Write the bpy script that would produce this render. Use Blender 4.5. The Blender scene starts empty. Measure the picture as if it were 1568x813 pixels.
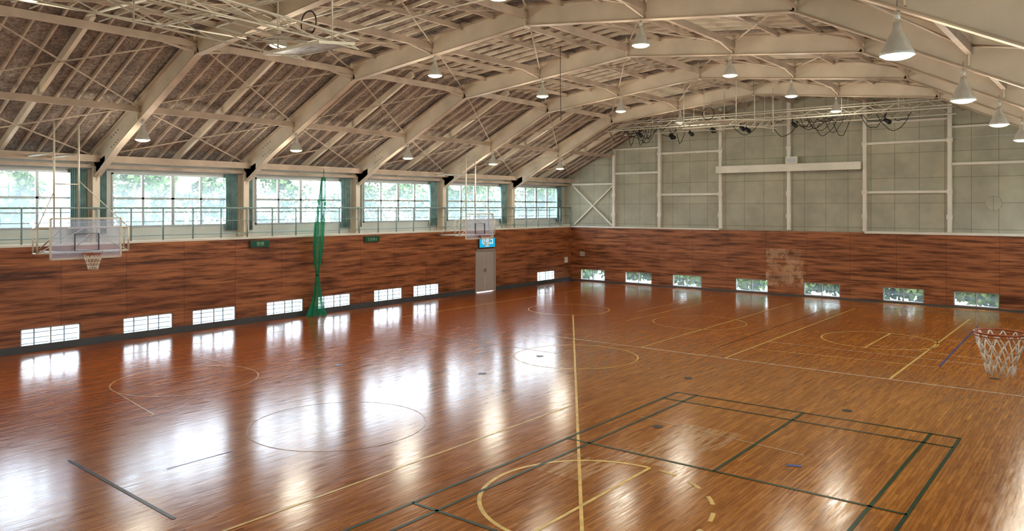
import bpy, bmesh, math, random
from mathutils import Vector, Matrix
random.seed(7)
scene = bpy.context.scene
CX = -11.45
def mx(x): return 2*CX - x
XL, XR = -23.5, 0.6
YF, YN = 34.85, -1.0
FR = [0.2+4.95*i for i in range(7)]     # 0.2 .. 29.9
ZW = 2.9

# ------------------------------------------------------------------ helpers
def hexa(bm, P, m=0):
    v = [bm.verts.new(p) for p in P]
    for f in ((0,1,2,3),(7,6,5,4),(0,4,5,1),(1,5,6,2),(2,6,7,3),(3,7,4,0)):
        fc = bm.faces.new([v[i] for i in f]); fc.material_index = m
def box(bm, x0,x1,y0,y1,z0,z1, m=0):
    hexa(bm, [(x0,y0,z0),(x0,y1,z0),(x1,y1,z0),(x1,y0,z0),(x0,y0,z1),(x0,y1,z1),(x1,y1,z1),(x1,y0,z1)], m)
def beam(bm, p, q, w, h, m=0, up=(0,0,1)):
    p=Vector(p); q=Vector(q); d=(q-p).normalized(); u=Vector(up)
    s=d.cross(u)
    if s.length<1e-4: s=d.cross(Vector((1,0,0)))
    s.normalize(); u=s.cross(d).normalized()
    a=s*w/2; b=u*h/2
    hexa(bm,[p-a-b,p+a-b,p+a+b,p-a+b,q-a-b,q+a-b,q+a+b,q-a+b],m)
def tube(bm, p, q, r, n=8, m=0, r2=None):
    p=Vector(p); q=Vector(q); d=(q-p).normalized()
    s=d.cross(Vector((0,0,1)))
    if s.length<1e-4: s=Vector((1,0,0))
    s.normalize(); u=s.cross(d).normalized()
    if r2 is None: r2=r
    A=[];B=[]
    for i in range(n):
        a=2*math.pi*i/n; o=s*math.cos(a)+u*math.sin(a)
        A.append(bm.verts.new(p+o*r)); B.append(bm.verts.new(q+o*r2))
    for i in range(n):
        j=(i+1)%n
        f=bm.faces.new((A[i],A[j],B[j],B[i])); f.material_index=m; f.smooth=True
    bm.faces.new(A[::-1]).material_index=m; bm.faces.new(B).material_index=m
def path(bm, pts, r, n=6, m=0):
    for a,b in zip(pts[:-1],pts[1:]): tube(bm,a,b,r,n,m)
def lathe(bm, prof, c=(0,0,0), n=24, m=0):
    rings=[]
    for r,z in prof:
        rings.append([bm.verts.new((c[0]+r*math.cos(2*math.pi*i/n), c[1]+r*math.sin(2*math.pi*i/n), c[2]+z)) for i in range(n)])
    for A,B in zip(rings[:-1],rings[1:]):
        for i in range(n):
            j=(i+1)%n
            f=bm.faces.new((A[i],A[j],B[j],B[i])); f.material_index=m; f.smooth=True
def torus(bm, c, R, r, n=32, k=8, m=0):
    V=[]
    for i in range(n):
        a=2*math.pi*i/n
        V.append([bm.verts.new((c[0]+(R+r*math.cos(b))*math.cos(a), c[1]+(R+r*math.cos(b))*math.sin(a), c[2]+r*math.sin(b))) for b in [2*math.pi*j/k for j in range(k)]])
    for i in range(n):
        for j in range(k):
            f=bm.faces.new((V[i][j],V[(i+1)%n][j],V[(i+1)%n][(j+1)%k],V[i][(j+1)%k])); f.material_index=m; f.smooth=True
def finish(name, bm, mats, parent=None, loc=(0,0,0), fixn=True):
    if fixn: bmesh.ops.recalc_face_normals(bm, faces=bm.faces)
    me=bpy.data.meshes.new(name); bm.to_mesh(me); bm.free()
    for m in mats: me.materials.append(m)
    ob=bpy.data.objects.new(name, me); scene.collection.objects.link(ob)
    ob.location=loc
    if parent: ob.parent=parent
    return ob
def empty(name, loc=(0,0,0)):
    e=bpy.data.objects.new(name,None); scene.collection.objects.link(e); e.location=loc; e.empty_display_size=.3
    return e
def NB(): return bmesh.new()

# ------------------------------------------------------------------ materials
def mat(name):
    m=bpy.data.materials.new(name); m.use_nodes=True
    nt=m.node_tree; b=nt.nodes['Principled BSDF']
    return m,nt,b
def N(nt,t,**k):
    n=nt.nodes.new(t)
    for a,v in k.items(): setattr(n,a,v)
    return n
def mul(c,f): return (c[0]*f,c[1]*f,c[2]*f,1)
def simple(name,col,rough=.5,metal=0,var=.15,scale=3.0,bump=0):
    m,nt,b=mat(name)
    tc=N(nt,'ShaderNodeTexCoord'); no=N(nt,'ShaderNodeTexNoise'); no.inputs['Scale'].default_value=scale; no.inputs['Detail'].default_value=5
    nt.links.new(tc.outputs['Object'],no.inputs['Vector'])
    r=N(nt,'ShaderNodeValToRGB'); r.color_ramp.elements[0].position=.3; r.color_ramp.elements[1].position=.7
    r.color_ramp.elements[0].color=mul(col,1-var); r.color_ramp.elements[1].color=mul(col,1+var)
    nt.links.new(no.outputs['Fac'],r.inputs['Fac']); nt.links.new(r.outputs['Color'],b.inputs['Base Color'])
    b.inputs['Roughness'].default_value=rough; b.inputs['Metallic'].default_value=metal
    return m
def emis(name,col,s):
    m,nt,b=mat(name); b.inputs['Base Color'].default_value=(*col,1)
    b.inputs['Emission Color'].default_value=(*col,1); b.inputs['Emission Strength'].default_value=s
    return m
def ramp(nt, src, stops):
    r=N(nt,'ShaderNodeValToRGB'); e=r.color_ramp.elements
    e[0].position,e[0].color=stops[0][0],(*stops[0][1],1)
    e[1].position,e[1].color=stops[-1][0],(*stops[-1][1],1)
    for p,c in stops[1:-1]:
        x=e.new(p); x.color=(*c,1)
    nt.links.new(src,r.inputs['Fac']); return r.outputs['Color']
def mix(nt,a,b,fac,mode='MIX'):
    n=N(nt,'ShaderNodeMix',data_type='RGBA',blend_type=mode)
    for s,v in ((6,a),(7,b)):
        if hasattr(v,'is_linked'): nt.links.new(v,n.inputs[s])
        else: n.inputs[s].default_value=(*v,1)
    if hasattr(fac,'is_linked'): nt.links.new(fac,n.inputs[0])
    else: n.inputs[0].default_value=fac
    return n.outputs[2]
def coords(nt, order, sc=(1,1,1)):
    tc=N(nt,'ShaderNodeTexCoord'); sp=N(nt,'ShaderNodeSeparateXYZ'); cb=N(nt,'ShaderNodeCombineXYZ')
    nt.links.new(tc.outputs['Object'],sp.inputs[0])
    for i,o in enumerate(order):
        mt=N(nt,'ShaderNodeMath',operation='MULTIPLY'); mt.inputs[1].default_value=sc[i]
        nt.links.new(sp.outputs['XYZ'.index(o)],mt.inputs[0]); nt.links.new(mt.outputs[0],cb.inputs[i])
    return cb.outputs[0], sp
def noise(nt,vec,scale,detail=4,rough=.55):
    n=N(nt,'ShaderNodeTexNoise'); n.inputs['Scale'].default_value=scale; n.inputs['Detail'].default_value=detail; n.inputs['Roughness'].default_value=rough
    nt.links.new(vec,n.inputs['Vector']); return n.outputs['Fac']
def brick(nt,vec,w,h,mort,c1,c2,cm,off=.5):
    n=N(nt,'ShaderNodeTexBrick'); n.offset=off
    n.inputs['Scale'].default_value=1; n.inputs['Brick Width'].default_value=w; n.inputs['Row Height'].default_value=h
    n.inputs['Mortar Size'].default_value=mort; n.inputs['Mortar Smooth'].default_value=.3
    n.inputs['Color1'].default_value=(*c1,1); n.inputs['Color2'].default_value=(*c2,1); n.inputs['Mortar'].default_value=(*cm,1)
    nt.links.new(vec,n.inputs['Vector']); return n
def mathn(nt,op,a,b=None):
    n=N(nt,'ShaderNodeMath',operation=op)
    for i,v in enumerate((a,b)):
        if v is None: continue
        if hasattr(v,'is_linked'): nt.links.new(v,n.inputs[i])
        else: n.inputs[i].default_value=v
    return n.outputs[0]
def boxmask(nt,sx,sy,cx,cy,hx,hy):
    a=mathn(nt,'LESS_THAN',mathn(nt,'ABSOLUTE',mathn(nt,'SUBTRACT',sx,cx)),hx)
    b=mathn(nt,'LESS_THAN',mathn(nt,'ABSOLUTE',mathn(nt,'SUBTRACT',sy,cy)),hy)
    return mathn(nt,'MULTIPLY',a,b)

def floor_mat():
    m,nt,b=mat('gym_floor_wood')
    v,sp=coords(nt,'YXZ')
    bk=brick(nt,v,.9,.06,.0018,(.54,.212,.038),(.38,.132,.021),(.15,.05,.01))
    v2,_=coords(nt,'XYZ',(16,1.1,1)); n2=noise(nt,v2,1.8,6,.65)
    st=ramp(nt,n2,[(.25,(.56,.50,.45)),(.5,(.98,.97,.96)),(.75,(1.38,1.34,1.24))])
    c=mix(nt,bk.outputs['Color'],st,.85,'MULTIPLY')
    v3,_=coords(nt,'XYZ'); n3=noise(nt,v3,.16,3,.5)
    big=ramp(nt,n3,[(.3,(.85,.78,.72)),(.7,(1.12,1.12,1.1))])
    c=mix(nt,c,big,1,'MULTIPLY')
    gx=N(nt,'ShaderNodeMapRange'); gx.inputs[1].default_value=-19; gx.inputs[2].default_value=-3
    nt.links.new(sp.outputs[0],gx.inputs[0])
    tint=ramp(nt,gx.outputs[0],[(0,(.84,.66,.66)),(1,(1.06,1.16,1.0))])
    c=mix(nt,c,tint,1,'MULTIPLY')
    n4=noise(nt,v2,.9,5,.7); wr=ramp(nt,n4,[(.42,(0,0,0)),(.6,(1,1,1))])
    msk=mathn(nt,'ADD',boxmask(nt,sp.outputs[0],sp.outputs[1],-5.75,11.9,.55,1.2),boxmask(nt,sp.outputs[0],sp.outputs[1],-6.6,9.9,.45,.5))
    mk=mathn(nt,'MULTIPLY',mathn(nt,'MULTIPLY',wr,msk),.6)
    c=mix(nt,c,(.72,.50,.30),mk)
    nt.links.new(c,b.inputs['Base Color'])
    rg=N(nt,'ShaderNodeMapRange'); rg.inputs[1].default_value=.3; rg.inputs[2].default_value=.7; rg.inputs[3].default_value=.10; rg.inputs[4].default_value=.26
    nt.links.new(n2,rg.inputs[0]); nt.links.new(rg.outputs[0],b.inputs['Roughness'])
    b.inputs['IOR'].default_value=1.7
    bp=N(nt,'ShaderNodeBump'); bp.inputs['Strength'].default_value=.15; bp.inputs['Distance'].default_value=.01
    v5,_=coords(nt,'XYZ',(6,.8,1)); n5=noise(nt,v5,1.2,3)
    nt.links.new(n5,bp.inputs['Height']); nt.links.new(bp.outputs['Normal'],b.inputs['Normal'])
    return m
def woodwall_mat(ax):
    m,nt,b=mat('plywood_wall_'+ax)
    o=ax+'ZX' if ax=='Y' else 'XZY'
    v,sp=coords(nt,o)
    bk=brick(nt,v,1.82,.29,.006,(.44,.185,.080),(.35,.138,.058),(.13,.05,.025),0)
    v2,_=coords(nt,o,(.55,6.9,1)); n2=noise(nt,v2,1.3,6,.62)
    st=ramp(nt,n2,[(.35,(.22,.18,.17)),(.45,(.62,.57,.54)),(.54,(1.0,.97,.96)),(.7,(1.3,1.3,1.22))])
    c=mix(nt,bk.outputs['Color'],st,.9,'MULTIPLY')
    if ax=='X':
        bw=brick(nt,v,.9,.55,.01,(1,1,1),(.2,.2,.2),(.3,.3,.3),.5)
        n4=noise(nt,v,3.0,6,.7); wr=ramp(nt,n4,[(.42,(0,0,0)),(.55,(1,1,1))])
        mk=mathn(nt,'MULTIPLY',mathn(nt,'MULTIPLY',wr,boxmask(nt,sp.outputs[0],sp.outputs[2],-11.9,1.25,.85,.85)),.75)
        mk=mathn(nt,'MULTIPLY',mk,bw.outputs['Color'])
        c=mix(nt,c,(.68,.48,.30),mk)
    nt.links.new(c,b.inputs['Base Color']); b.inputs['Roughness'].default_value=.42
    return m
def panel_mat():
    m,nt,b=mat('cement_panel')
    v,sp=coords(nt,'XZY')
    bk=brick(nt,v,.92,1.04,.012,(.50,.485,.385),(.46,.45,.36),(.28,.27,.21),0)
    v2,_=coords(nt,'XYZ'); n2=noise(nt,v2,.8,5,.6)
    c=mix(nt,bk.outputs['Color'],ramp(nt,n2,[(.3,(.80,.80,.80)),(.7,(1.12,1.12,1.1))]),1,'MULTIPLY')
    nt.links.new(c,b.inputs['Base Color']); b.inputs['Roughness'].default_value=.8
    return m
def deck_mat():
    m,nt,b=mat('roof_board')
    v,sp=coords(nt,'XYZ'); n1=noise(nt,v,12,6,.75); n2=noise(nt,v,1.0,4,.6)
    c=ramp(nt,n1,[(.35,(.14,.115,.10)),(.65,(.44,.37,.32))])
    c=mix(nt,c,ramp(nt,n2,[(.3,(.55,.54,.54)),(.7,(1.25,1.2,1.15))]),1,'MULTIPLY')
    nt.links.new(c,b.inputs['Base Color']); b.inputs['Roughness'].default_value=.9
    return m
def glass_mat(name,haze):
    m,nt,b=mat(name); nt.nodes.remove(b); out=nt.nodes['Material Output']
    tr=N(nt,'ShaderNodeBsdfTransparent'); tr.inputs[0].default_value=(.95,.98,1,1)
    tl=N(nt,'ShaderNodeBsdfTranslucent'); tl.inputs[0].default_value=(.82,.92,1,1)
    ms=N(nt,'ShaderNodeMixShader'); ms.inputs[0].default_value=haze
    gl=N(nt,'ShaderNodeBsdfGlossy'); gl.inputs['Roughness'].default_value=.05
    m2=N(nt,'ShaderNodeMixShader'); m2.inputs[0].default_value=.05
    nt.links.new(tr.outputs[0],ms.inputs[1]); nt.links.new(tl.outputs[0],ms.inputs[2])
    nt.links.new(ms.outputs[0],m2.inputs[1]); nt.links.new(gl.outputs[0],m2.inputs[2]); nt.links.new(m2.outputs[0],out.inputs[0])
    return m
def seethru(name,col,fac,glossy=False):
    m,nt,b=mat(name); out=nt.nodes['Material Output']
    b.inputs['Base Color'].default_value=(*col,1); b.inputs['Roughness'].default_value=.3 if glossy else .8
    tr=N(nt,'ShaderNodeBsdfTransparent'); ms=N(nt,'ShaderNodeMixShader'); ms.inputs[0].default_value=fac
    nt.links.new(tr.outputs[0],ms.inputs[1]); nt.links.new(b.outputs[0],ms.inputs[2]); nt.links.new(ms.outputs[0],out.inputs[0])
    return m
def leaf_mat(name,k):
    m,nt,b=mat(name); v,_=coords(nt,'XYZ'); n=noise(nt,v,1.5,4)
    c=ramp(nt,n,[(.3,(.05*k,.10*k,.02*k)),(.5,(.15*k,.25*k,.06*k)),(.7,(.36*k,.46*k,.17*k))])
    nt.links.new(c,b.inputs['Base Color']); b.inputs['Roughness'].default_value=.9
    b.inputs['Specular IOR Level'].default_value=.1
    return m

M_floor=floor_mat(); M_wy=woodwall_mat('Y'); M_wx=woodwall_mat('X'); M_panel=panel_mat(); M_deck=deck_mat()
M_leaf=leaf_mat('foliage',.42); M_leaf2=leaf_mat('shrub_foliage',.8)
M_glass=glass_mat('window_glass',.07); M_glass2=glass_mat('low_window_glass',.03)
M_cream=simple('cream_painted_steel',(.76,.67,.54),.45,0,.12,1.2)
M_flange=simple('cream_steel_shaded',(.54,.44,.34),.5,0,.2,1.2)  # same cream steel darkened, flange shading put into the colour for definition
M_rib=simple('purlin_paint',(.52,.42,.33),.6,0,.2,1.5)
M_rust=simple('dull_strut_paint',(.36,.26,.19),.6,0,.25,2)
M_white=simple('white_trim',(.78,.75,.66),.5,0,.08,1.5)
M_alum=simple('aluminium_frame',(.42,.44,.45),.4,.3,.06,2)
M_alumd=simple('dark_frame',(.10,.11,.11),.5,.2,.1,2)
M_rail=simple('railing_paint',(.30,.40,.38),.45,.1,.15,2)
M_upper=simple('plaster_wall',(.60,.60,.55),.8,0,.08,1)
M_curt=simple('teal_curtain',(.24,.36,.35),.8,0,.25,4)
M_door=simple('door_paint',(.48,.43,.38),.5,0,.06,1)
M_dark=simple('dark_rubber',(.02,.02,.02),.6,0,.1,4)
M_rim=simple('rim_orange',(.33,.09,.04),.45,.2,.2,6)
M_net=simple('net_white',(.85,.82,.74),.8,0,.08,10)
M_goal=simple('goal_pipe_paint',(.66,.62,.52),.45,.1,.1,3)
M_acry=seethru('acrylic_board',(.66,.72,.88),.28,True)
M_gnet=seethru('green_net_fabric',(.01,.36,.19),.45)
M_yel=simple('yellow_line_paint',(.86,.60,.19),.28,0,.25,5)
M_wht=simple('white_line_paint',(.80,.70,.55),.28,0,.2,5)
M_grn=simple('green_line_paint',(.010,.055,.025),.3,0,.3,5)
M_blu=simple('blue_line_paint',(.05,.10,.30),.3,0,.2,5)
M_blk=simple('dark_line_paint',(.035,.03,.03),.35,0,.3,5)
M_faint=simple('faded_line_paint',(.56,.30,.12),.26,0,.3,5)
M_lampsh=simple('lamp_shade_enamel',(.58,.58,.53),.35,.1,.08,8)
M_lens=emis('lamp_lens',(1,1,.60),4)
M_cyan=emis('exit_sign_face',(.01,.36,.60),.7)
M_txt=emis('sign_lettering',(.9,1,1),.9)
M_gtx=simple('green_sign_lettering',(.35,.6,.42),.5,0,.05,4)
M_gsign=simple('green_sign_face',(.01,.10,.045),.4,0,.1,4)
M_ground=simple('outside_ground',(.36,.36,.30),.9,0,.3,1)
M_trunk=simple('tree_bark',(.10,.07,.05),.9,0,.3,6)

# ------------------------------------------------------------------ room shell
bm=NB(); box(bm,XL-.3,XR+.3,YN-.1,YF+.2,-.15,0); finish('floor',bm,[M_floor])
def wall_holes(bm,axis,p0,p1,u0,u1,z0,z1,holes,m=0):
    us=sorted({u0,u1,*[h[0] for h in holes],*[h[1] for h in holes]}); zs=sorted({z0,z1,*[h[2] for h in holes],*[h[3] for h in holes]})
    for a,b in zip(us[:-1],us[1:]):
        for c,d in zip(zs[:-1],zs[1:]):
            um,zm=(a+b)/2,(c+d)/2
            if any(h[0]<um<h[1] and h[2]<zm<h[3] for h in holes): continue
            if axis=='X': box(bm,p0,p1,a,b,c,d,m)
            else: box(bm,a,b,p0,p1,c,d,m)
ZL0,ZL1=.08,.66
lowL=[]
for i,f in enumerate(FR[:-1]):
    if i<5: lowL+= [(f+.72,f+2.27),(f+2.92,f+4.47)]
lowL.append((31.75,33.3))
lowR=[w for w in lowL]
door=(26.9,28.36,0.0,2.02)
holesL=[(a,b,ZL0,ZL1) for a,b in lowL]
bm=NB(); wall_holes(bm,'X',XL-.2,XL,YN,YF+.2,0,ZW,holesL+[door]); finish('wall_left',bm,[M_wy])
bm=NB(); wall_holes(bm,'X',XR,XR+.2,YN,YF+.2,0,ZW,holesL); finish('wall_right',bm,[M_wy])
lowF=[(s,s+1.55) for s in (-22.9,-20.15,-17.45,-14.2,-11.05,-7.8,-5.2,-2.3)]
bm=NB(); wall_holes(bm,'Y',YF,YF+.2,XL,XR,0,ZW,[(a,b,ZL0,ZL1) for a,b in lowF]); finish('wall_far',bm,[M_wx])
bm=NB(); box(bm,XL,XR,YN-.2,YN,0,ZW); finish('wall_near',bm,[M_wx])
UXL,UXR=XL-.55,XR+.55
ZU0,ZU1=3.38,5.05
upw=[(f+.62,f+4.5) for f in FR]; upw[-1]=(30.5,34.3)
for side,x0,x1 in (('left',UXL-.12,UXL),('right',UXR,UXR+.12)):
    bm=NB(); wall_holes(bm,'X',x0,x1,YN-.2,YF+.2,ZW,5.5,[(a,b,ZU0,ZU1) for a,b in upw]); finish('wall_upper_'+side,bm,[M_upper])
for side,x0,x1 in (('left',UXL+.021,XL+.015),('right',XR-.015,UXR-.021)):
    bm=NB(); box(bm,x0,x1,YN,YF,ZW+.001,ZW+.07); finish('gallery_ledge_'+side,bm,[M_white])
bm=NB(); box(bm,XL,XR,YN,.3,ZW-.15,ZW); finish('gallery_ledge_near',bm,[M_white])
def roofz(x,off=0):
    pts=[(-24.9,5.10),(-18.0,8.45),(CX,9.12),(mx(-18.0),8.45),(mx(-24.9),5.10)]
    for (a,b),(c,d) in zip(pts[:-1],pts[1:]):
        if a<=x<=c: return b+(d-b)*(x-a)/(c-a)+off
def gable(name,y0,y1):
    bm=NB(); P=[(UXL-.12,ZW),(UXR+.12,ZW)]+[(x,roofz(x,.03)) for x in (UXR+.12,mx(-18),CX,-18.0,UXL-.12)]
    A=[bm.verts.new((x,y0,z)) for x,z in P]; B=[bm.verts.new((x,y1,z)) for x,z in P]
    bm.faces.new(A); bm.faces.new(B[::-1])
    for i in range(len(P)):
        j=(i+1)%len(P); bm.faces.new((A[i],B[i],B[j],A[j]))
    finish(name,bm,[M_panel])
gable('wall_upper_far',YF+.1,YF+.25); gable('wall_upper_near',YN-.25,YN-.1)
bm=NB()
dp=[(-24.9,5.10),(-18.0,8.45),(CX,9.12),(mx(-18.0),8.45),(mx(-24.9),5.10)]
for (a,b),(c,d) in zip(dp[:-1],dp[1:]):
    hexa(bm,[(a,YN-.6,b),(a,YF+.6,b),(c,YF+.6,d),(c,YN-.6,d),(a,YN-.6,b+.12),(a,YF+.6,b+.12),(c,YF+.6,d+.12),(c,YN-.6,d+.12)])
finish('ceiling',bm,[M_deck])
bm=NB()
wall_holes(bm,'X',XL,XL+.02,YN,YF,0,.07,[(26.85,28.4,-.1,.2)]); finish('baseboard_left',bm,[M_alumd])
bm=NB(); box(bm,XL+.02,XR,YF-.02,YF,0,.07); finish('baseboard_far',bm,[M_alumd])
bm=NB(); box(bm,XL+.05,-15.0,YF-.04,YF+.1,ZW,ZW+.07); box(bm,-8.5,XR,YF-.06,YF+.1,ZW-.02,ZW+.08); box(bm,-15.0,-8.5,YF-.01,YF+.1,ZW,ZW+.04,1); finish('trim_1',bm,[M_white,M_rust])

# ------------------------------------------------------------------ windows
wi=[0]
def low_window(axis,plane,a,b,sgn):
    bm=NB(); wi[0]+=1
    def bx(u0,u1,d0,d1,z0,z1,m=0):
        p0,p1=sorted((plane+sgn*d0,plane+sgn*d1))
        if axis=='X': box(bm,p0,p1,u0,u1,z0,z1,m)
        else: box(bm,u0,u1,p0,p1,z0,z1,m)
    t=.035
    bx(a,b,.02,.12,ZL0,ZL0+t); bx(a,b,.02,.12,ZL1-t,ZL1); bx(a,a+t,.02,.12,ZL0,ZL1); bx(b-t,b,.02,.12,ZL0,ZL1)
    c=(a+b)/2; bx(c-.02,c+.02,.04,.10,ZL0,ZL1)
    if axis=='X':
        for k in (1,2,3): 
            z=ZL0+(ZL1-ZL0)*k/4; bx(a,b,.14,.155,z-.012,z+.012,1)
        for k in (1,3): 
            u=a+(b-a)*k/4; bx(u-.018,u+.018,.14,.16,ZL0,ZL1,1)
    else: bx(a,b,.14,.155,.36,.375,1)
    bx(a+t,b-t,.07,.075,ZL0+t,ZL1-t,2)
    finish('window_%d'%wi[0],bm,[M_alum,M_alumd,M_glass2])
for a,b in lowL: low_window('X',XL,a,b,-1)
for a,b in lowF: low_window('Y',YF,a,b,1)
for a,b in lowR: low_window('X',XR,a,b,1)
def up_window(x,sgn,a,b):
    bm=NB(); wi[0]+=1
    def bx(u0,u1,d0,d1,z0,z1,m=0):
        p0,p1=sorted((x+sgn*d0,x+sgn*d1)); box(bm,p0,p1,u0,u1,z0,z1,m)
    t=.05
    bx(a,b,-.03,.1,ZU0,ZU0+t); bx(a,b,-.03,.1,ZU1-t,ZU1); bx(a,a+t,-.03,.1,ZU0,ZU1); bx(b-t,b,-.03,.1,ZU0,ZU1)
    for k in (1,2,3):
        c=a+(b-a)*k/4; w=.05 if k==2 else .035; bx(c-w,c+w,.0,.08,ZU0,ZU1)
    bx(a,b,.0,.07,4.24,4.30); bx(a,b,.02,.06,3.82,3.855)
    bx(a+t,b-t,.04,.045,ZU0+t,ZU1-t,1)
    finish('window_%d'%wi[0],bm,[M_alum,M_glass])
for a,b in upw:
    up_window(UXL,-1,a,b); up_window(UXR,1,a,b)
def curtain(x,y0,y1,z0=3.2,z1=5.12):
    bm=NB(); n=40; rows=[z0,z0+.6,z0+1.3,z1]; G=[]
    for r,z in enumerate(rows):
        G.append([bm.verts.new((x+.055*math.sin(i*1.35+r*.15), y0+(y1-y0)*i/n, z)) for i in range(n+1)])
    for A,B in zip(G[:-1],G[1:]):
        for i in range(n):
            f=bm.faces.new((A[i],A[i+1],B[i+1],B[i])); f.smooth=True
    ob=finish('window_curtain',bm,[M_curt]); md=ob.modifiers.new('s','SOLIDIFY'); md.thickness=.01
for f in FR:
    for x in (UXL+.12,UXR-.12):
        curtain(x,f+4.35,f+4.80) if f<29 else curtain(x,34.1,34.5)
        if f>5: curtain(x,f+.2,f+.42)
bm=NB()
tube(bm,(UXL+.12,YN,5.14),(UXL+.12,YF,5.14),.018)
finish('curtain_rail',bm,[M_alum])

# ------------------------------------------------------------------ door & signs
d=empty('door_1',(XL,27.63,0))
bm=NB()
for s in (-1,1):
    y0,y1=sorted((s*.008,s*.68)); box(bm,-.1,-.04,y0,y1,.02,1.96,0)
    box(bm,-.04,-.02,*sorted((s*.06-.012,s*.06+.012)),.92,1.10,1); 
    box(bm,-.045,-.035,*sorted((s*.12,s*.60)),.15,.9,0); box(bm,-.045,-.035,*sorted((s*.12,s*.60)),1.15,1.85,0)
finish('door_leaves',bm,[M_door,M_alumd],d)
bm=NB(); box(bm,-.15,.03,-.73,-.685,0,2.02); box(bm,-.15,.03,.685,.73,0,2.02); box(bm,-.15,.03,-.73,.73,1.97,2.02); finish('door_frame',bm,[M_door],d)
def sign(name,loc,w,h,facemat,lines,tm):
    e=empty(name,loc)
    bm=NB(); box(bm,0.0,.10,-w/2,w/2,-h/2,h/2,0); box(bm,.10,.106,-w/2+.02,w/2-.02,-h/2+.02,h/2-.02,1); finish('sign_box',bm,[M_alumd,facemat],e)
    for txt,size,z in lines:
        cu=bpy.data.curves.new('lettering','FONT'); cu.body=txt; cu.size=size; cu.align_x='CENTER'; cu.extrude=.002
        t=bpy.data.objects.new('lettering',cu); scene.collection.objects.link(t); t.parent=e
        t.location=(.110,0,z); t.rotation_euler=(math.pi/2,0,math.pi/2); cu.materials.append(tm)
sign('exit_sign',(XL,27.65,2.32),1.15,.46,M_cyan,[('非常口',.28,-.05),('EXIT',.13,-.18)],M_txt)
sign('green_notice_sign',(XL,15.45,2.72),.75,.24,M_gsign,[('禁煙',.15,-.05)],M_gtx)
sign('green_notice_sign.001',(XL,20.55,2.72),.75,.24,M_gsign,[('土足禁止',.13,-.05)],M_gtx)

# ------------------------------------------------------------------ roof frames
def ibeam(bm,p,q,d1,d2,y,w=.2,m=0):
    p=Vector(p); q=Vector(q); d=(q-p).normalized(); n=Vector((-d.y,d.x))
    if n.y<0: n=-n
    def quadbar(a,b,c,e,y0,y1,mm):
        P=[a,b,c,e]; hexa(bm,[(v.x,y0,v.y) for v in P]+[(v.x,y1,v.y) for v in P],mm)
    quadbar(p-n*d1/2,p+n*d1/2,q+n*d2/2,q-n*d2/2,y-.008,y+.008,0)
    for s in (-1,1):
        quadbar(p+n*s*d1/2-n*.012,p+n*s*d1/2+n*.012,q+n*s*d2/2+n*.012,q+n*s*d2/2-n*.012,y-w/2,y+w/2,2)
for f in FR:
    bm=NB()
    for s in (0,1):
        g=(lambda x:x) if s==0 else mx
        K=(g(-23.72),5.25); A=(g(-22.3),5.98); B=(g(-18.0),8.03); C=(g(CX),8.72)
        ibeam(bm,K,A,.78,.60,f); ibeam(bm,A,B,.60,.50,f); ibeam(bm,B,C,.50,.50,f)
        for (x,z,h) in ((g(-18.0),8.03,.55),(g(-20.9),6.64,.5),(g(-14.7),8.38,.46)):
            box(bm,x-.012,x+.012,f-.1,f+.1,z-h/2,z+h/2)
        for k in range(4):
            for j in (-1,1):
                xx=-22.6+k*.13; zz=5.30+( xx+23.72)*.477+.02+j*.14
                tube(bm,(g(xx),f-.03,zz),(g(xx),f+.03,zz),.018,6,1)
        x0,x1=sorted((g(-23.98),g(-23.62)))
        box(bm,x0,x1,f-.008,f+.008,ZW+.07,5.35)
        box(bm,x0-.012,x0+.012,f-.1,f+.1,ZW+.07,5.3); box(bm,x1-.012,x1+.012,f-.1,f+.1,ZW+.07,5.2)
        box(bm,x0-.05,x1+.05,f-.14,f+.14,ZW+.07,ZW+.10)
        a=g(-23.62); b_=g(-23.05)
        hexa(bm,[(a,f-.008,4.75),(a,f-.008,5.3),(b_,f-.008,5.5),(b_,f-.008,5.25),(a,f+.008,4.75),(a,f+.008,5.3),(b_,f+.008,5.5),(b_,f+.008,5.25)])
    box(bm,CX-.015,CX+.015,f-.12,f+.12,8.42,9.0)
    finish('roof_frame',bm,[M_cream,M_rust,M_flange])
bm=NB()
def fz(x):
    if x>CX: x=mx(x)
    if x<-18: return 5.30+(x+23.72)*(8.03-5.30)/5.72
    return 8.03+(x+18)*(.69/6.55)
for x0 in (-20.9,-18.0,-14.7):
    for x in (x0,mx(x0)):
        beam(bm,(x,YN,fz(x)+.02),(x,YF+.1,fz(x)+.02),.09,.17,0)
beam(bm,(CX,YN,8.72),(CX,YF+.1,8.72),.10,.18,0)
for x in (-23.45,mx(-23.45)):
    beam(bm,(x,YN,5.42),(x,YF+.1,5.42),.18,.20,0)
    beam(bm,(x-.25 if x<CX else x+.25,YN,5.2),(x-.25 if x<CX else x+.25,YF+.1,5.2),.08,.10,0)
finish('roof_struts',bm,[M_rib])
bm=NB()
for x0 in (-17.0,-15.9,-13.6,-12.5):
    for x in (x0,mx(x0)):
        beam(bm,(x,YN,roofz(x)-.17),(x,YF+.1,roofz(x)-.17),.06,.12,0)
finish('roof_purlins',bm,[M_rib])
bm=NB()
yy=[]
y=FR[0]-.99
while y<YF:
    yy.append(y); y+=.495
for i,y in enumerate(yy):
    if min(abs(y-f) for f in FR)<.1: continue
    midb=min(abs(y-f-2.475) for f in FR)<.1
    for s in (0,1):
        g=(lambda x:x) if s==0 else mx
        for a,b in ((-24.2,-18.0),(-18.0,CX)):
            if midb and a<-20:
                beam(bm,(g(a),y,roofz(a)-.12),(g(b),y,roofz(b)-.12),.10,.20,1)
            else:
                beam(bm,(g(a),y,roofz(a)-.045),(g(b),y,roofz(b)-.045),.05,.09,0 if a<-20 else 1)
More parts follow.
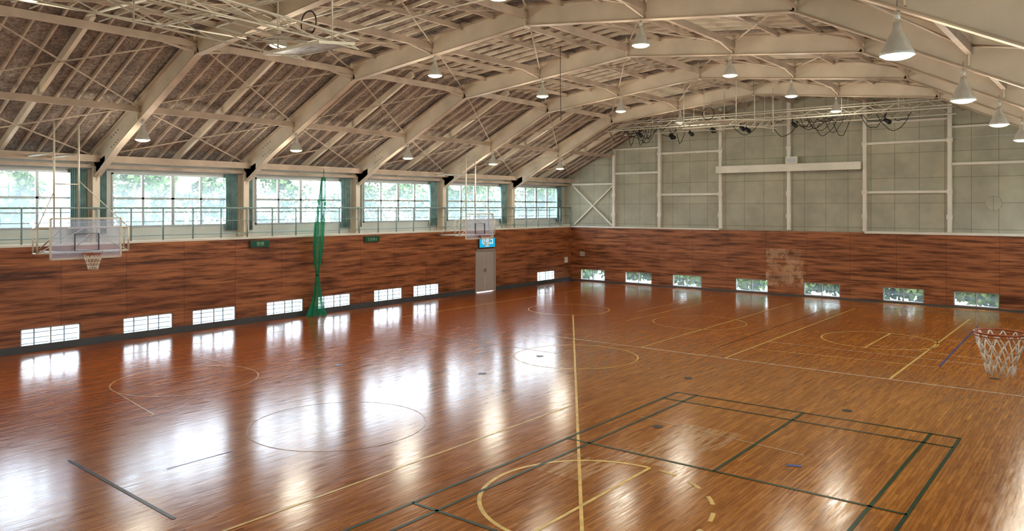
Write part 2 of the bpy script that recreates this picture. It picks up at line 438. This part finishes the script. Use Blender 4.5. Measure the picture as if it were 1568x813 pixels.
finish('roof_rafters',bm,[M_rib,M_cream])
bm=NB()
lv=[-23.5,-20.9,-18.0,-14.7,CX]
ys=FR+[YF+.1]
for a,b in zip(ys[:-1],ys[1:]):
    for s in (0,1):
        g=(lambda x:x) if s==0 else mx
        for p,q in zip(lv[:-1],lv[1:]):
            tube(bm,(g(p),a,fz(p)+.10),(g(q),b,fz(q)+.10),.022,5); tube(bm,(g(p),b,fz(p)+.05),(g(q),a,fz(q)+.05),.022,5)
        for x in (-18.0,-14.7):
            beam(bm,(g(x),a,fz(x)-.2),(g(x),a+1.3,fz(x)+.02),.05,.05,0); beam(bm,(g(x),b,fz(x)-.2),(g(x),b-1.3,fz(x)+.02),.05,.05,0)
finish('roof_brace_rods',bm,[M_rib])

# ------------------------------------------------------------------ far wall posts & girts
bm=NB()
posts=[-20.8,-18.15,-14.93,-11.7,-8.5,-5.33,-2.1]
for x in posts:
    zt=roofz(x)-.05
    box(bm,x-.075,x+.075,YF-.06,YF-.04,ZW+.07,zt); box(bm,x-.01,x+.01,YF-.04,YF+.1,ZW+.07,zt); box(bm,x-.075,x+.075,YF+.08,YF+.1,ZW+.07,zt)
    for z in (3.6,4.62,6.68): box(bm,x-.11,x+.11,YF-.07,YF-.03,z-.09,z+.09)
gl=[(XL,-20.8,5.22),(-20.8,-18.15,5.75),(-18.15,-14.93,6.68),(-18.15,-14.93,4.62),(-8.5,-5.33,6.68),(-8.5,-5.33,4.62),(-5.33,-2.1,5.72),(-2.1,XR,5.72)]
for a,b,z in gl:
    box(bm,a+.075,b-.075,YF-.03,YF+.1,z-.05,z+.05)
for a,b,z in ((-20.8,-18.15,7.0),(-8.5,-5.33,7.55),(-5.33,-2.1,7.2)):
    box(bm,a+.075,b-.075,YF-.0,YF+.1,z-.04,z+.04)
beam(bm,(XL+.2,YF+.02,ZW+.15),(-20.9,YF+.02,5.1),.05,.07); beam(bm,(XL+.2,YF-.03,5.1),(-20.9,YF-.03,ZW+.15),.05,.07)
finish('gable_wall_framing',bm,[M_white])
bm=NB(); box(bm,-15.05,-8.6,YF-.30,YF-.092,5.62,5.93); box(bm,-15.05,-8.6,YF-.34,YF-.28,5.60,5.64)
finish('banner_housing',bm,[M_white])
bm=NB(); box(bm,-11.75,-11.25,YF-.3,YF-.092,5.94,6.25,0); box(bm,-11.70,-11.30,YF-.31,YF-.3,5.98,6.20,1); finish('wall_speaker',bm,[M_white,M_alum])
bm=NB()
lathe(bm,[(.0,.03),(.26,.03),(.28,.02),(.28,0),(0,0)],(0,0,0),32)
o=finish('round_wall_disc',bm,[M_panel],loc=(-3.85,YF+.1,4.15)); o.rotation_euler=(math.pi/2,0,0)  # plain disc standing in for a faint pale clock ring on the wall
bm=NB(); box(bm,XL,XL+.06,34.2,34.45,1.0,1.3); finish('switch_panel',bm,[M_white])
bm=NB(); box(bm,-22.9,-22.6,YF-.05,YF,1.35,1.6,0); finish('wall_notice_plate',bm,[M_door])

# ------------------------------------------------------------------ gallery railing
x=XL-.04
bm=NB(); z0=ZW+.07
tube(bm,(x,YN,3.97),(x,YF,3.97),.028); tube(bm,(x,YN,3.12),(x,YF,3.12),.015)
tube(bm,(x,YN,3.55),(x,YF,3.55),.011,6)
y=YN+.2
while y<YF:
    tube(bm,(x,y,z0),(x,y,3.97),.026); y+=.99
finish('gallery_railing',bm,[M_rail])

# ------------------------------------------------------------------ pendant lamps
bm=NB()
lathe(bm,[(.0,.40),(.045,.40),(.055,.33),(.06,.30),(.075,.27),(.11,.21),(.15,.12),(.185,.04),(.197,.0),(.190,.0),(.178,.04),(.142,.12),(.10,.2),(.05,.28),(0,.29)],(0,0,0),28,0)
lathe(bm,[(0,.66),(.012,.66),(.012,.40)],(0,0,0),8,0)
lathe(bm,[(0,.53),(.035,.53),(.035,.44),(0,.44)],(0,0,0),12,0)
lathe(bm,[(0,-.05),(.08,-.046),(.14,-.03),(.178,-.008),(.185,.01)],(0,0,0),28,1)
bmesh.ops.recalc_face_normals(bm,faces=bm.faces)
lampme=bpy.data.meshes.new('pendant_lamp'); bm.to_mesh(lampme); bm.free(); lampme.materials.append(M_lampsh); lampme.materials.append(M_lens)
for f in FR[1:]:
    for x,z in ((-20.8,5.82),(-14.6,7.57),(mx(-14.6),7.57),(mx(-20.8),5.82)):
        o=bpy.data.objects.new('pendant_lamp',lampme); scene.collection.objects.link(o); o.location=(x,f,z)
        L=bpy.data.lights.new('lamp_bulb','POINT'); L.energy=80; L.color=(1,.95,.80); L.shadow_soft_size=.45
        lo=bpy.data.objects.new('lamp_bulb',L); scene.collection.objects.link(lo); lo.parent=o; lo.location=(0,0,-.5)

# ------------------------------------------------------------------ basketball goals
def hoop(bm,c,m_rim=0,m_net=1):
    torus(bm,c,.225,.010,36,8,m_rim); torus(bm,(c[0],c[1],c[2]-.03),.222,.005,36,6,m_rim)
    n=12; lev=[(0,.225),(-.10,.20),(-.20,.165),(-.30,.135),(-.42,.115)]
    P=[]
    for k,(dz,r) in enumerate(lev):
        P.append([Vector((c[0]+r*math.cos(2*math.pi*(i+.5*(k%2))/n),c[1]+r*math.sin(2*math.pi*(i+.5*(k%2))/n),c[2]+dz)) for i in range(n)])
    for k in range(len(lev)-1):
        for i in range(n):
            a=P[k][i]
            if k%2==0: t=(P[k+1][i],P[k+1][(i-1)%n])
            else: t=(P[k+1][i],P[k+1][(i+1)%n])
            for b in t: tube(bm,a,b,.0065,5,m_net)
def goal(y,xb,s,xw):
    e=empty('basketball_goal',(xb,y,0))
    zb,zt=2.65,3.70
    bm=NB(); box(bm,-.012,.012,-.86,.86,zb+.03,zt-.03); finish('backboard_panel',bm,[M_acry],e)
    bm=NB()
    for a,b in (((0,-.88,zb),(0,.88,zb)),((0,-.88,zt),(0,.88,zt)),((0,-.88,zb),(0,-.88,zt)),((0,.88,zb),(0,.88,zt))):
        beam(bm,a,b,.045,.05,0,(1,0,0))
    X=s*.018
    for a,b in (((X,-.30,zb+.2),(X,.30,zb+.2)),((X,-.30,zb+.65),(X,.30,zb+.65)),((X,-.30,zb+.2),(X,-.30,zb+.65)),((X,.30,zb+.2),(X,.30,zb+.65))):
        beam(bm,a,b,.006,.05,1,(1,0,0))
    box(bm,min(0,s*.16),max(0,s*.16),-.1,.1,zb+.08,zb+.14,2)
    B=-s*.12
    for yy in (-1.15,1.15):
        tube(bm,(B,yy,zb+.15),(B,yy,zb+.80),.026); tube(bm,(B*3.2,yy,zb+.15),(B*3.2,yy,zb+.80),.022)
        for z in (zb+.15,zb+.8): tube(bm,(B*3.2,yy,z),(B,yy,z),.022)
    for z in (zb+.15,zb+.80): tube(bm,(B,-1.15,z),(B,1.15,z),.026); tube(bm,(B*3.2,-1.15,z),(B*3.2,1.15,z),.022)
    tube(bm,(B,-1.15,zb+.15),(B,0,zb+.8),.016); tube(bm,(B,1.15,zb+.15),(B,0,zb+.8),.016)
    for yy in (-.45,.45): tube(bm,(0,yy,zb+.15),(B*3.2,yy,zb+.15),.02); tube(bm,(0,yy,zb+.8),(B*3.2,yy,zb+.8),.02)
    W=xw-xb
    for yy in (-.45,.45):
        tube(bm,(B*3.2,yy,zb+.15),(W,yy,zb+.12),.028)
        tube(bm,(B*3.2,yy,zb+.80),(W,yy,zb+.14),.02)
    if s>0:
        zr=fz(xb)-.15
        for yy in (-.75,-.15): tube(bm,(B,yy,zb+.8),(B,yy,zr),.026) 
        tube(bm,(B,-.75,5.4),(W,-.75,5.4),.03); tube(bm,(B,-.15,5.4),(W,-.15,5.4),.03)
        tube(bm,(B,-.75,4.6),(B,-.15,4.6),.016); tube(bm,(B,-1.15,zb+.8),(B,-.75,4.4),.014); tube(bm,(B,1.15,zb+.8),(B,-.15,4.7),.012)
    finish('goal_frame',bm,[M_goal,M_dark,M_rim],e)
    bm=NB(); hoop(bm,(s*.38,0,2.77)); finish('hoop_and_net',bm,[M_rim,M_net],e)
goal(8.95,-21.5,1,XL); goal(24.9,-21.5,1,XL)
goal(8.86,-.54,-1,XR); goal(24.9,-.3,-1,XR)

def folded(name,y0,y1,hw,extra=False):
    e=empty(name,(CX-.2,0,0)); bm=NB()
    za,zb=6.95,7.45
    for x in (-hw,-.35*hw,.35*hw,hw):
        tube(bm,(x,y0,zb),(x,y1,za+.1),.022)
    for x in (-hw,hw): tube(bm,(x,y0,za+.15),(x,y1,za-.08),.018)
    n=7
    for i in range(n+1):
        y=y0+(y1-y0)*i/n; z=zb+(za+.1-zb)*i/n
        tube(bm,(-hw,y,z),(hw,y,z),.016)
        if i<n:
            y2=y0+(y1-y0)*(i+1)/n; z2=zb+(za+.1-zb)*(i+1)/n; zl=za+.15-.23*i/n
            for x in (-hw,hw):
                tube(bm,(x,y,z),(x,y2,zl-.03),.012,6)
            if i%2==0: tube(bm,(-hw,y,z),(hw,y2,z2),.012,6)
    sg=1 if y1>y0 else -1
    for y in (y0+sg*.4,(y0+y1)/2,y1-sg*.6):
        for x in (-hw,hw): tube(bm,(x,y,za),(x,y,8.65),.016)
    if extra:
        for y in (5.3,6.6,7.9):
            tube(bm,(-4.2,y,7.75),(hw,y,7.55),.022); tube(bm,(-4.2,y+.35,7.95),(hw,y+.35,7.75),.014)
            for k in range(6): 
                xa=-4.0+k*.75; tube(bm,(xa,y,7.75-.2*(k/6)),(xa+.37,y+.35,7.93-.2*(k/6)),.010,5)
        for x in (-4.2,-2.6): tube(bm,(x,5.15,7.8),(x,10.1,7.9),.02)
    yb=y1-sg*.5; q=.8
    for a,b in (((-q,yb-.4,za-.1),(q,yb-.4,za-.1)),((-q,yb+.4,za-.0),(q,yb+.4,za-.0)),((-q,yb-.4,za-.1),(-q,yb+.4,za-.0)),((q,yb-.4,za-.1),(q,yb+.4,za-.0))):
        beam(bm,a,b,.04,.05,0)
    finish('pipe_boom',bm,[M_goal],e)
    bm=NB(); hexa(bm,[(-q,yb-.4,za-.11),(q,yb-.4,za-.11),(q,yb+.4,za-.01),(-q,yb+.4,za-.01),(-q,yb-.4,za-.09),(q,yb-.4,za-.09),(q,yb+.4,za+.01),(-q,yb+.4,za+.01)]); finish('folded_backboard',bm,[M_acry],e)
    bm=NB(); R=.22
    pts=[(R*math.cos(a),yb,za+.42+R*math.sin(a)) for a in [2*math.pi*i/24 for i in range(25)]]; path(bm,pts,.012,6,0); finish('cable_loop',bm,[M_dark],e)
folded('ceiling_basketball_goal',2.6,9.2,.8,True)
folded('ceiling_basketball_goal.001',30.3,25.6,1.0)
rig=empty('lighting_batten_rig')
for yb,z in ((31.0,7.55),(31.9,7.75),(32.8,7.5)):
    bm=NB(); tube(bm,(-19.0,yb,z),(-4.8,yb,z),.03); tube(bm,(-19.0,yb,z+.28),(-4.8,yb,z+.28),.02)
    k=-19.0
    while k<-5.2: tube(bm,(k,yb,z),(k+.5,yb,z+.28),.01,5); tube(bm,(k+.5,yb,z+.28),(k+1.0,yb,z),.01,5); k+=1.0
    for x in (-16.5,-14.5,-11.4,-8.4,-6.4): tube(bm,(x,yb,z),(x,yb,roofz(x)-.1),.008,5)
    finish('batten',bm,[M_goal],rig)
bm=NB()
for i in range(34):
    x=random.choice([random.uniform(-19,-16),random.uniform(-19,-5.5),random.uniform(-11,-9)]); w=random.uniform(.3,1.2); y=random.choice((31.0,31.9,32.8)); z=7.6; s=random.uniform(.15,.7)
    pts=[(x+w*t/8, y+.03*math.sin(t), z-s*4*(t/8)*(1-t/8)+random.uniform(-.05,.05)) for t in range(9)]
    path(bm,pts,.013,5)
for i in range(10):
    x=random.uniform(-18,-7); y=random.choice((31.0,31.9,32.8)); tube(bm,(x,y,7.35),(x+.2,y-.15,7.22),.07,8,0,.09); tube(bm,(x,y,7.55),(x,y,7.3),.02,5)
finish('festoon_cables',bm,[M_dark],rig)
bm=NB(); path(bm,[(-13.2,19.0,9.0),(-13.2,19.0,7.5),(-13.18,19.0,6.6)],.009,5); finish('hanging_cord',bm,[M_dark])
bm=NB()
for i in range(5): tube(bm,(-17.0+i*.05,6.0+i*1.3,7.95-i*.02),(-9+i*.2,6.4+i*1.3,8.15),.016,6)
finish('ceiling_conduits',bm,[M_goal])

# ------------------------------------------------------------------ green divider net
bm=NB(); n=60; G=[]; NY=17.6
prof=[(.02,.34,-.02),(.25,.25,-.02),(.7,.16,0),(1.1,.10,0),(1.45,.06,0),(1.6,.055,0),(1.9,.11,0),(2.5,.17,.03),(3.3,.17,.08),(4.2,.14,.16),(5.1,.07,.24)]
for z,r,dy in prof:
    G.append([bm.verts.new((-23.05+ (r*(1+.28*math.cos(9*a+z)) )*math.cos(a)*.6, NY+dy*1.2+(r*(1+.28*math.cos(9*a+z)))*math.sin(a)*1.05, z)) for a in [2*math.pi*i/n for i in range(n)]])
for A,B in zip(G[:-1],G[1:]):
    for i in range(n):
        f=bm.faces.new((A[i],A[(i+1)%n],B[(i+1)%n],B[i])); f.smooth=True
nete=empty('divider_net'); finish('net_bundle',bm,[M_gnet],nete)
bm=NB(); torus(bm,(-23.05,NY,1.53),.065,.02,20,6); tube(bm,(-23.05,NY+.29,5.08),(-23.05,NY+.29,5.4),.012)
for k in range(6):
    a=k*1.05; pts=[(-23.05+.6*r*math.cos(a),NY+dy*1.2+r*1.1*math.sin(a),z) for z,r,dy in prof]; path(bm,pts,.006,5)
finish('net_cords',bm,[M_gsign],nete)
bm=NB(); tube(bm,(-23.3,NY+.29,5.42),(XR+.3,NY+.29,5.42),.004,5)
finish('net_wire',bm,[M_alum])

# ------------------------------------------------------------------ court lines
def line(bm,a,b,w=.05,z=.003):
    a=Vector(a);b=Vector(b);d=(b-a).normalized();n=Vector((-d.y,d.x))*w/2
    P=[a-n,b-n,b+n,a+n]; bm.faces.new([bm.verts.new((p.x,p.y,z)) for p in P])
def arc(bm,c,r,a0,a1,w=.05,z=.003,n=48):
    for i in range(n):
        t0=math.radians(a0+(a1-a0)*i/n); t1=math.radians(a0+(a1-a0)*(i+1)/n)
        P=[((r-w/2)*math.cos(t0),(r-w/2)*math.sin(t0)),((r+w/2)*math.cos(t0),(r+w/2)*math.sin(t0)),((r+w/2)*math.cos(t1),(r+w/2)*math.sin(t1)),((r-w/2)*math.cos(t1),(r-w/2)*math.sin(t1))]
        bm.faces.new([bm.verts.new((c[0]+x,c[1]+y,z)) for x,y in P])
def dashed(bm,c,r,a0,a1,nd,w=.05):
    st=(a1-a0)/(2*nd-1)
    for i in range(nd): arc(bm,c,r,a0+2*i*st,a0+(2*i+1)*st,w,.003,6)
R=1.58
bm=NB()
line(bm,(-8.67,1.0),(-8.67,12.95),.045); line(bm,(-15.9,23.7),(-5.2,7.95),.05,.004)
arc(bm,(-5.65,8.95),R,90,270,.06); line(bm,(-5.65,7.3),(-5.65,10.53),.055)
dashed(bm,(-5.65,8.95),R,-76,84,8,.06)
line(bm,(-10.7,19.4),(-10.7,32.2)); line(bm,(-8.2,19.4),(-8.2,32.1)); line(bm,(-4.2,19.4),(-4.2,31.6),.06)
arc(bm,(-5.7,24.9),R,0,360); line(bm,(-5.7,23.35),(-5.7,26.45))
arc(bm,(CX,24.9),R,0,360,.03); arc(bm,(-16.9,24.9),R,0,360,.03)
arc(bm,(CX,17.2),1.65,0,360,.04)
line(bm,(-8.2,21.2),(-3.6,21.6),.03)
line(bm,(-20.5,19.4),(-20.5,33.0),.03); line(bm,(-14.5,26.0),(-14.5,33),.03)
line(bm,(-13.6,23.6),(-13.6,31),.03)
finish('yellow_court_lines',bm,[M_yel],fixn=False)
bm=NB()
line(bm,(-14.6,19.4),(-1.0,19.4),.05,.004); line(bm,(-8.2,22.6),(-1.2,22.6),.03,.004)
line(bm,(-21.2,33.0),(-2.0,33.0),.03,.004)
line(bm,(-1.6,23.3),(-5.7,23.9),.025,.004); line(bm,(-1.6,26.4),(-5.7,25.9),.025,.004)
line(bm,(-7.2,13.0),(-4.0,12.6),.015,.004)
finish('white_court_lines',bm,[M_wht],fixn=False)
bm=NB()
arc(bm,(-16.95,9.25),R,0,360,.035)
line(bm,(-21.2,2.0),(-21.2,33.0),.03,.004); line(bm,(-21.3,17.2),(-12,17.2),.03,.004)
line(bm,(-20.9,10.8),(-17.0,10.85),.02,.004); line(bm,(-17.0,7.67),(-14.6,7.3),.025,.004); line(bm,(-16.95,7.67),(-16.95,10.83),.02,.004)
arc(bm,(-11.3,9.1),1.6,0,360,.02,.004)
finish('faded_court_lines',bm,[M_faint],fixn=False)
bm=NB(); z=.005
for x in (-7.5,-7.05,-2.62,-2.17): line(bm,(x,3.0),(x,15.22),.055,z)
for y in (15.2,14.55,11.0,7.3): line(bm,(-7.5,y),(-2.17,y),.055,z)
line(bm,(-4.82,11.0),(-4.82,15.2),.055,z); line(bm,(-4.82,3.0),(-4.82,7.3),.055,z)
finish('green_badminton_lines',bm,[M_grn],fixn=False)
bm=NB(); line(bm,(-3.55,21.7),(-3.75,29.8),.05,.005); line(bm,(-4.05,11.95),(-3.85,12.05),.10,.006); finish('blue_court_lines',bm,[M_blu],fixn=False)
bm=NB(); line(bm,(-13.0,5.15),(-9.5,5.02),.055,.005); line(bm,(-11.4,5.9),(-11.4,7.0),.02,.005); line(bm,(-9.0,21.0),(-9.0,31.0),.02,.005); line(bm,(-16.5,19.0),(-16.5,30),.02,.005)
for x,y in ((-7.9,16.6),(-12.2,16.6),(-12.0,14.0),(-6.6,12.6),(-15.5,12.5),(-4.2,15.9),(-2.3,21)): 
    arc(bm,(x,y),.05,0,360,.1,.005,12)
finish('floor_sockets_and_tape',bm,[M_blk],fixn=False)

# ------------------------------------------------------------------ outside
bm=NB(); box(bm,-90,70,-60,110,-.6,-.35); finish('outside_ground',bm,[M_ground])
def treemesh(seed,crowns,nleaf,leaf):
    random.seed(seed); bm=NB()
    tube(bm,(0,0,-.36),(.05,0,2.6),.16,8,1,.09)
    for c,r in crowns:
        if c[2]>2: tube(bm,(.03,0,1.6),c,.06,6,1,.02)
        for i in range(nleaf):
            v=Vector((random.gauss(0,1),random.gauss(0,1),random.gauss(0,1))).normalized()*r*random.uniform(.35,1.0)
            p=Vector(c)+v; a=Vector((random.gauss(0,1),random.gauss(0,1),random.gauss(0,1))).normalized(); b=a.cross(Vector((random.random(),random.random(),random.random()+.1))).normalized()
            s=random.uniform(.09,.2)
            bm.faces.new([bm.verts.new(p+a*s),bm.verts.new(p+b*s*.6),bm.verts.new(p-a*s),bm.verts.new(p-b*s*.6)])
    me=bpy.data.meshes.new('tree'); bm.to_mesh(me); bm.free(); me.materials.append(leaf); me.materials.append(M_trunk); return me
T=[treemesh(1,[((0,0,3.6),1.7),((1.1,.5,4.6),1.4),((-1.0,-.4,4.4),1.4),((.2,-.9,5.6),1.2)],600,M_leaf), treemesh(2,[((0,0,4.2),2.0),((.8,-.9,5.6),1.4),((-1.1,.6,3.4),1.4)],720,M_leaf)]
S=treemesh(3,[((0,0,.5),.9),((1.1,.3,.4),.8),((-1.0,.1,.6),.8)],420,M_leaf2)
random.seed(11)
def put(name,me,x,y,s):
    o=bpy.data.objects.new(name,me); scene.collection.objects.link(o); o.scale=(s,s,s); o.rotation_euler=(0,0,random.uniform(0,6.28)); 
    o.location=(x,y,-.36+.36*s)
for i in range(14): put('tree',T[i%2],-33-random.uniform(0,5),2+i*4.5+random.uniform(-1,1),random.uniform(.85,1.15))
for i in range(8): put('tree',T[i%2],-26+i*3.8,YF+9+random.uniform(0,3),random.uniform(.8,1.1))
for i in range(11): put('shrub',S,-25+i*2.6,YF+3.0+random.uniform(0,.6),random.uniform(.9,1.2))
for i in range(6): put('tree',T[i%2],8+random.uniform(0,4),2+i*6,random.uniform(.8,1.1))

# ------------------------------------------------------------------ world
w=bpy.data.worlds.new('sky'); scene.world=w; w.use_nodes=True; nt=w.node_tree; bg=nt.nodes['Background']
tc=N(nt,'ShaderNodeTexCoord'); sp=N(nt,'ShaderNodeSeparateXYZ'); nt.links.new(tc.outputs['Generated'],sp.inputs[0])
c=ramp(nt,sp.outputs[2],[(0,(.86,.93,1.0)),(.5,(.74,.86,1.0))])
nt.links.new(c,bg.inputs['Color']); bg.inputs['Strength'].default_value=13.0

# ------------------------------------------------------------------ camera
scene.view_settings.view_transform='Standard'
try: scene.view_settings.look='Medium High Contrast'
except Exception as ex: print('look',ex)
scene.view_settings.exposure=.08
cam=bpy.data.cameras.new('camera'); co=bpy.data.objects.new('camera',cam); scene.collection.objects.link(co)
co.location=(0,0,4.0); co.rotation_euler=(math.pi/2,0,math.radians(38.4))
cam.sensor_width=36; cam.lens=1175/1568*36; cam.shift_y=-89.5/1568; cam.clip_start=.05; cam.clip_end=300
scene.camera=co
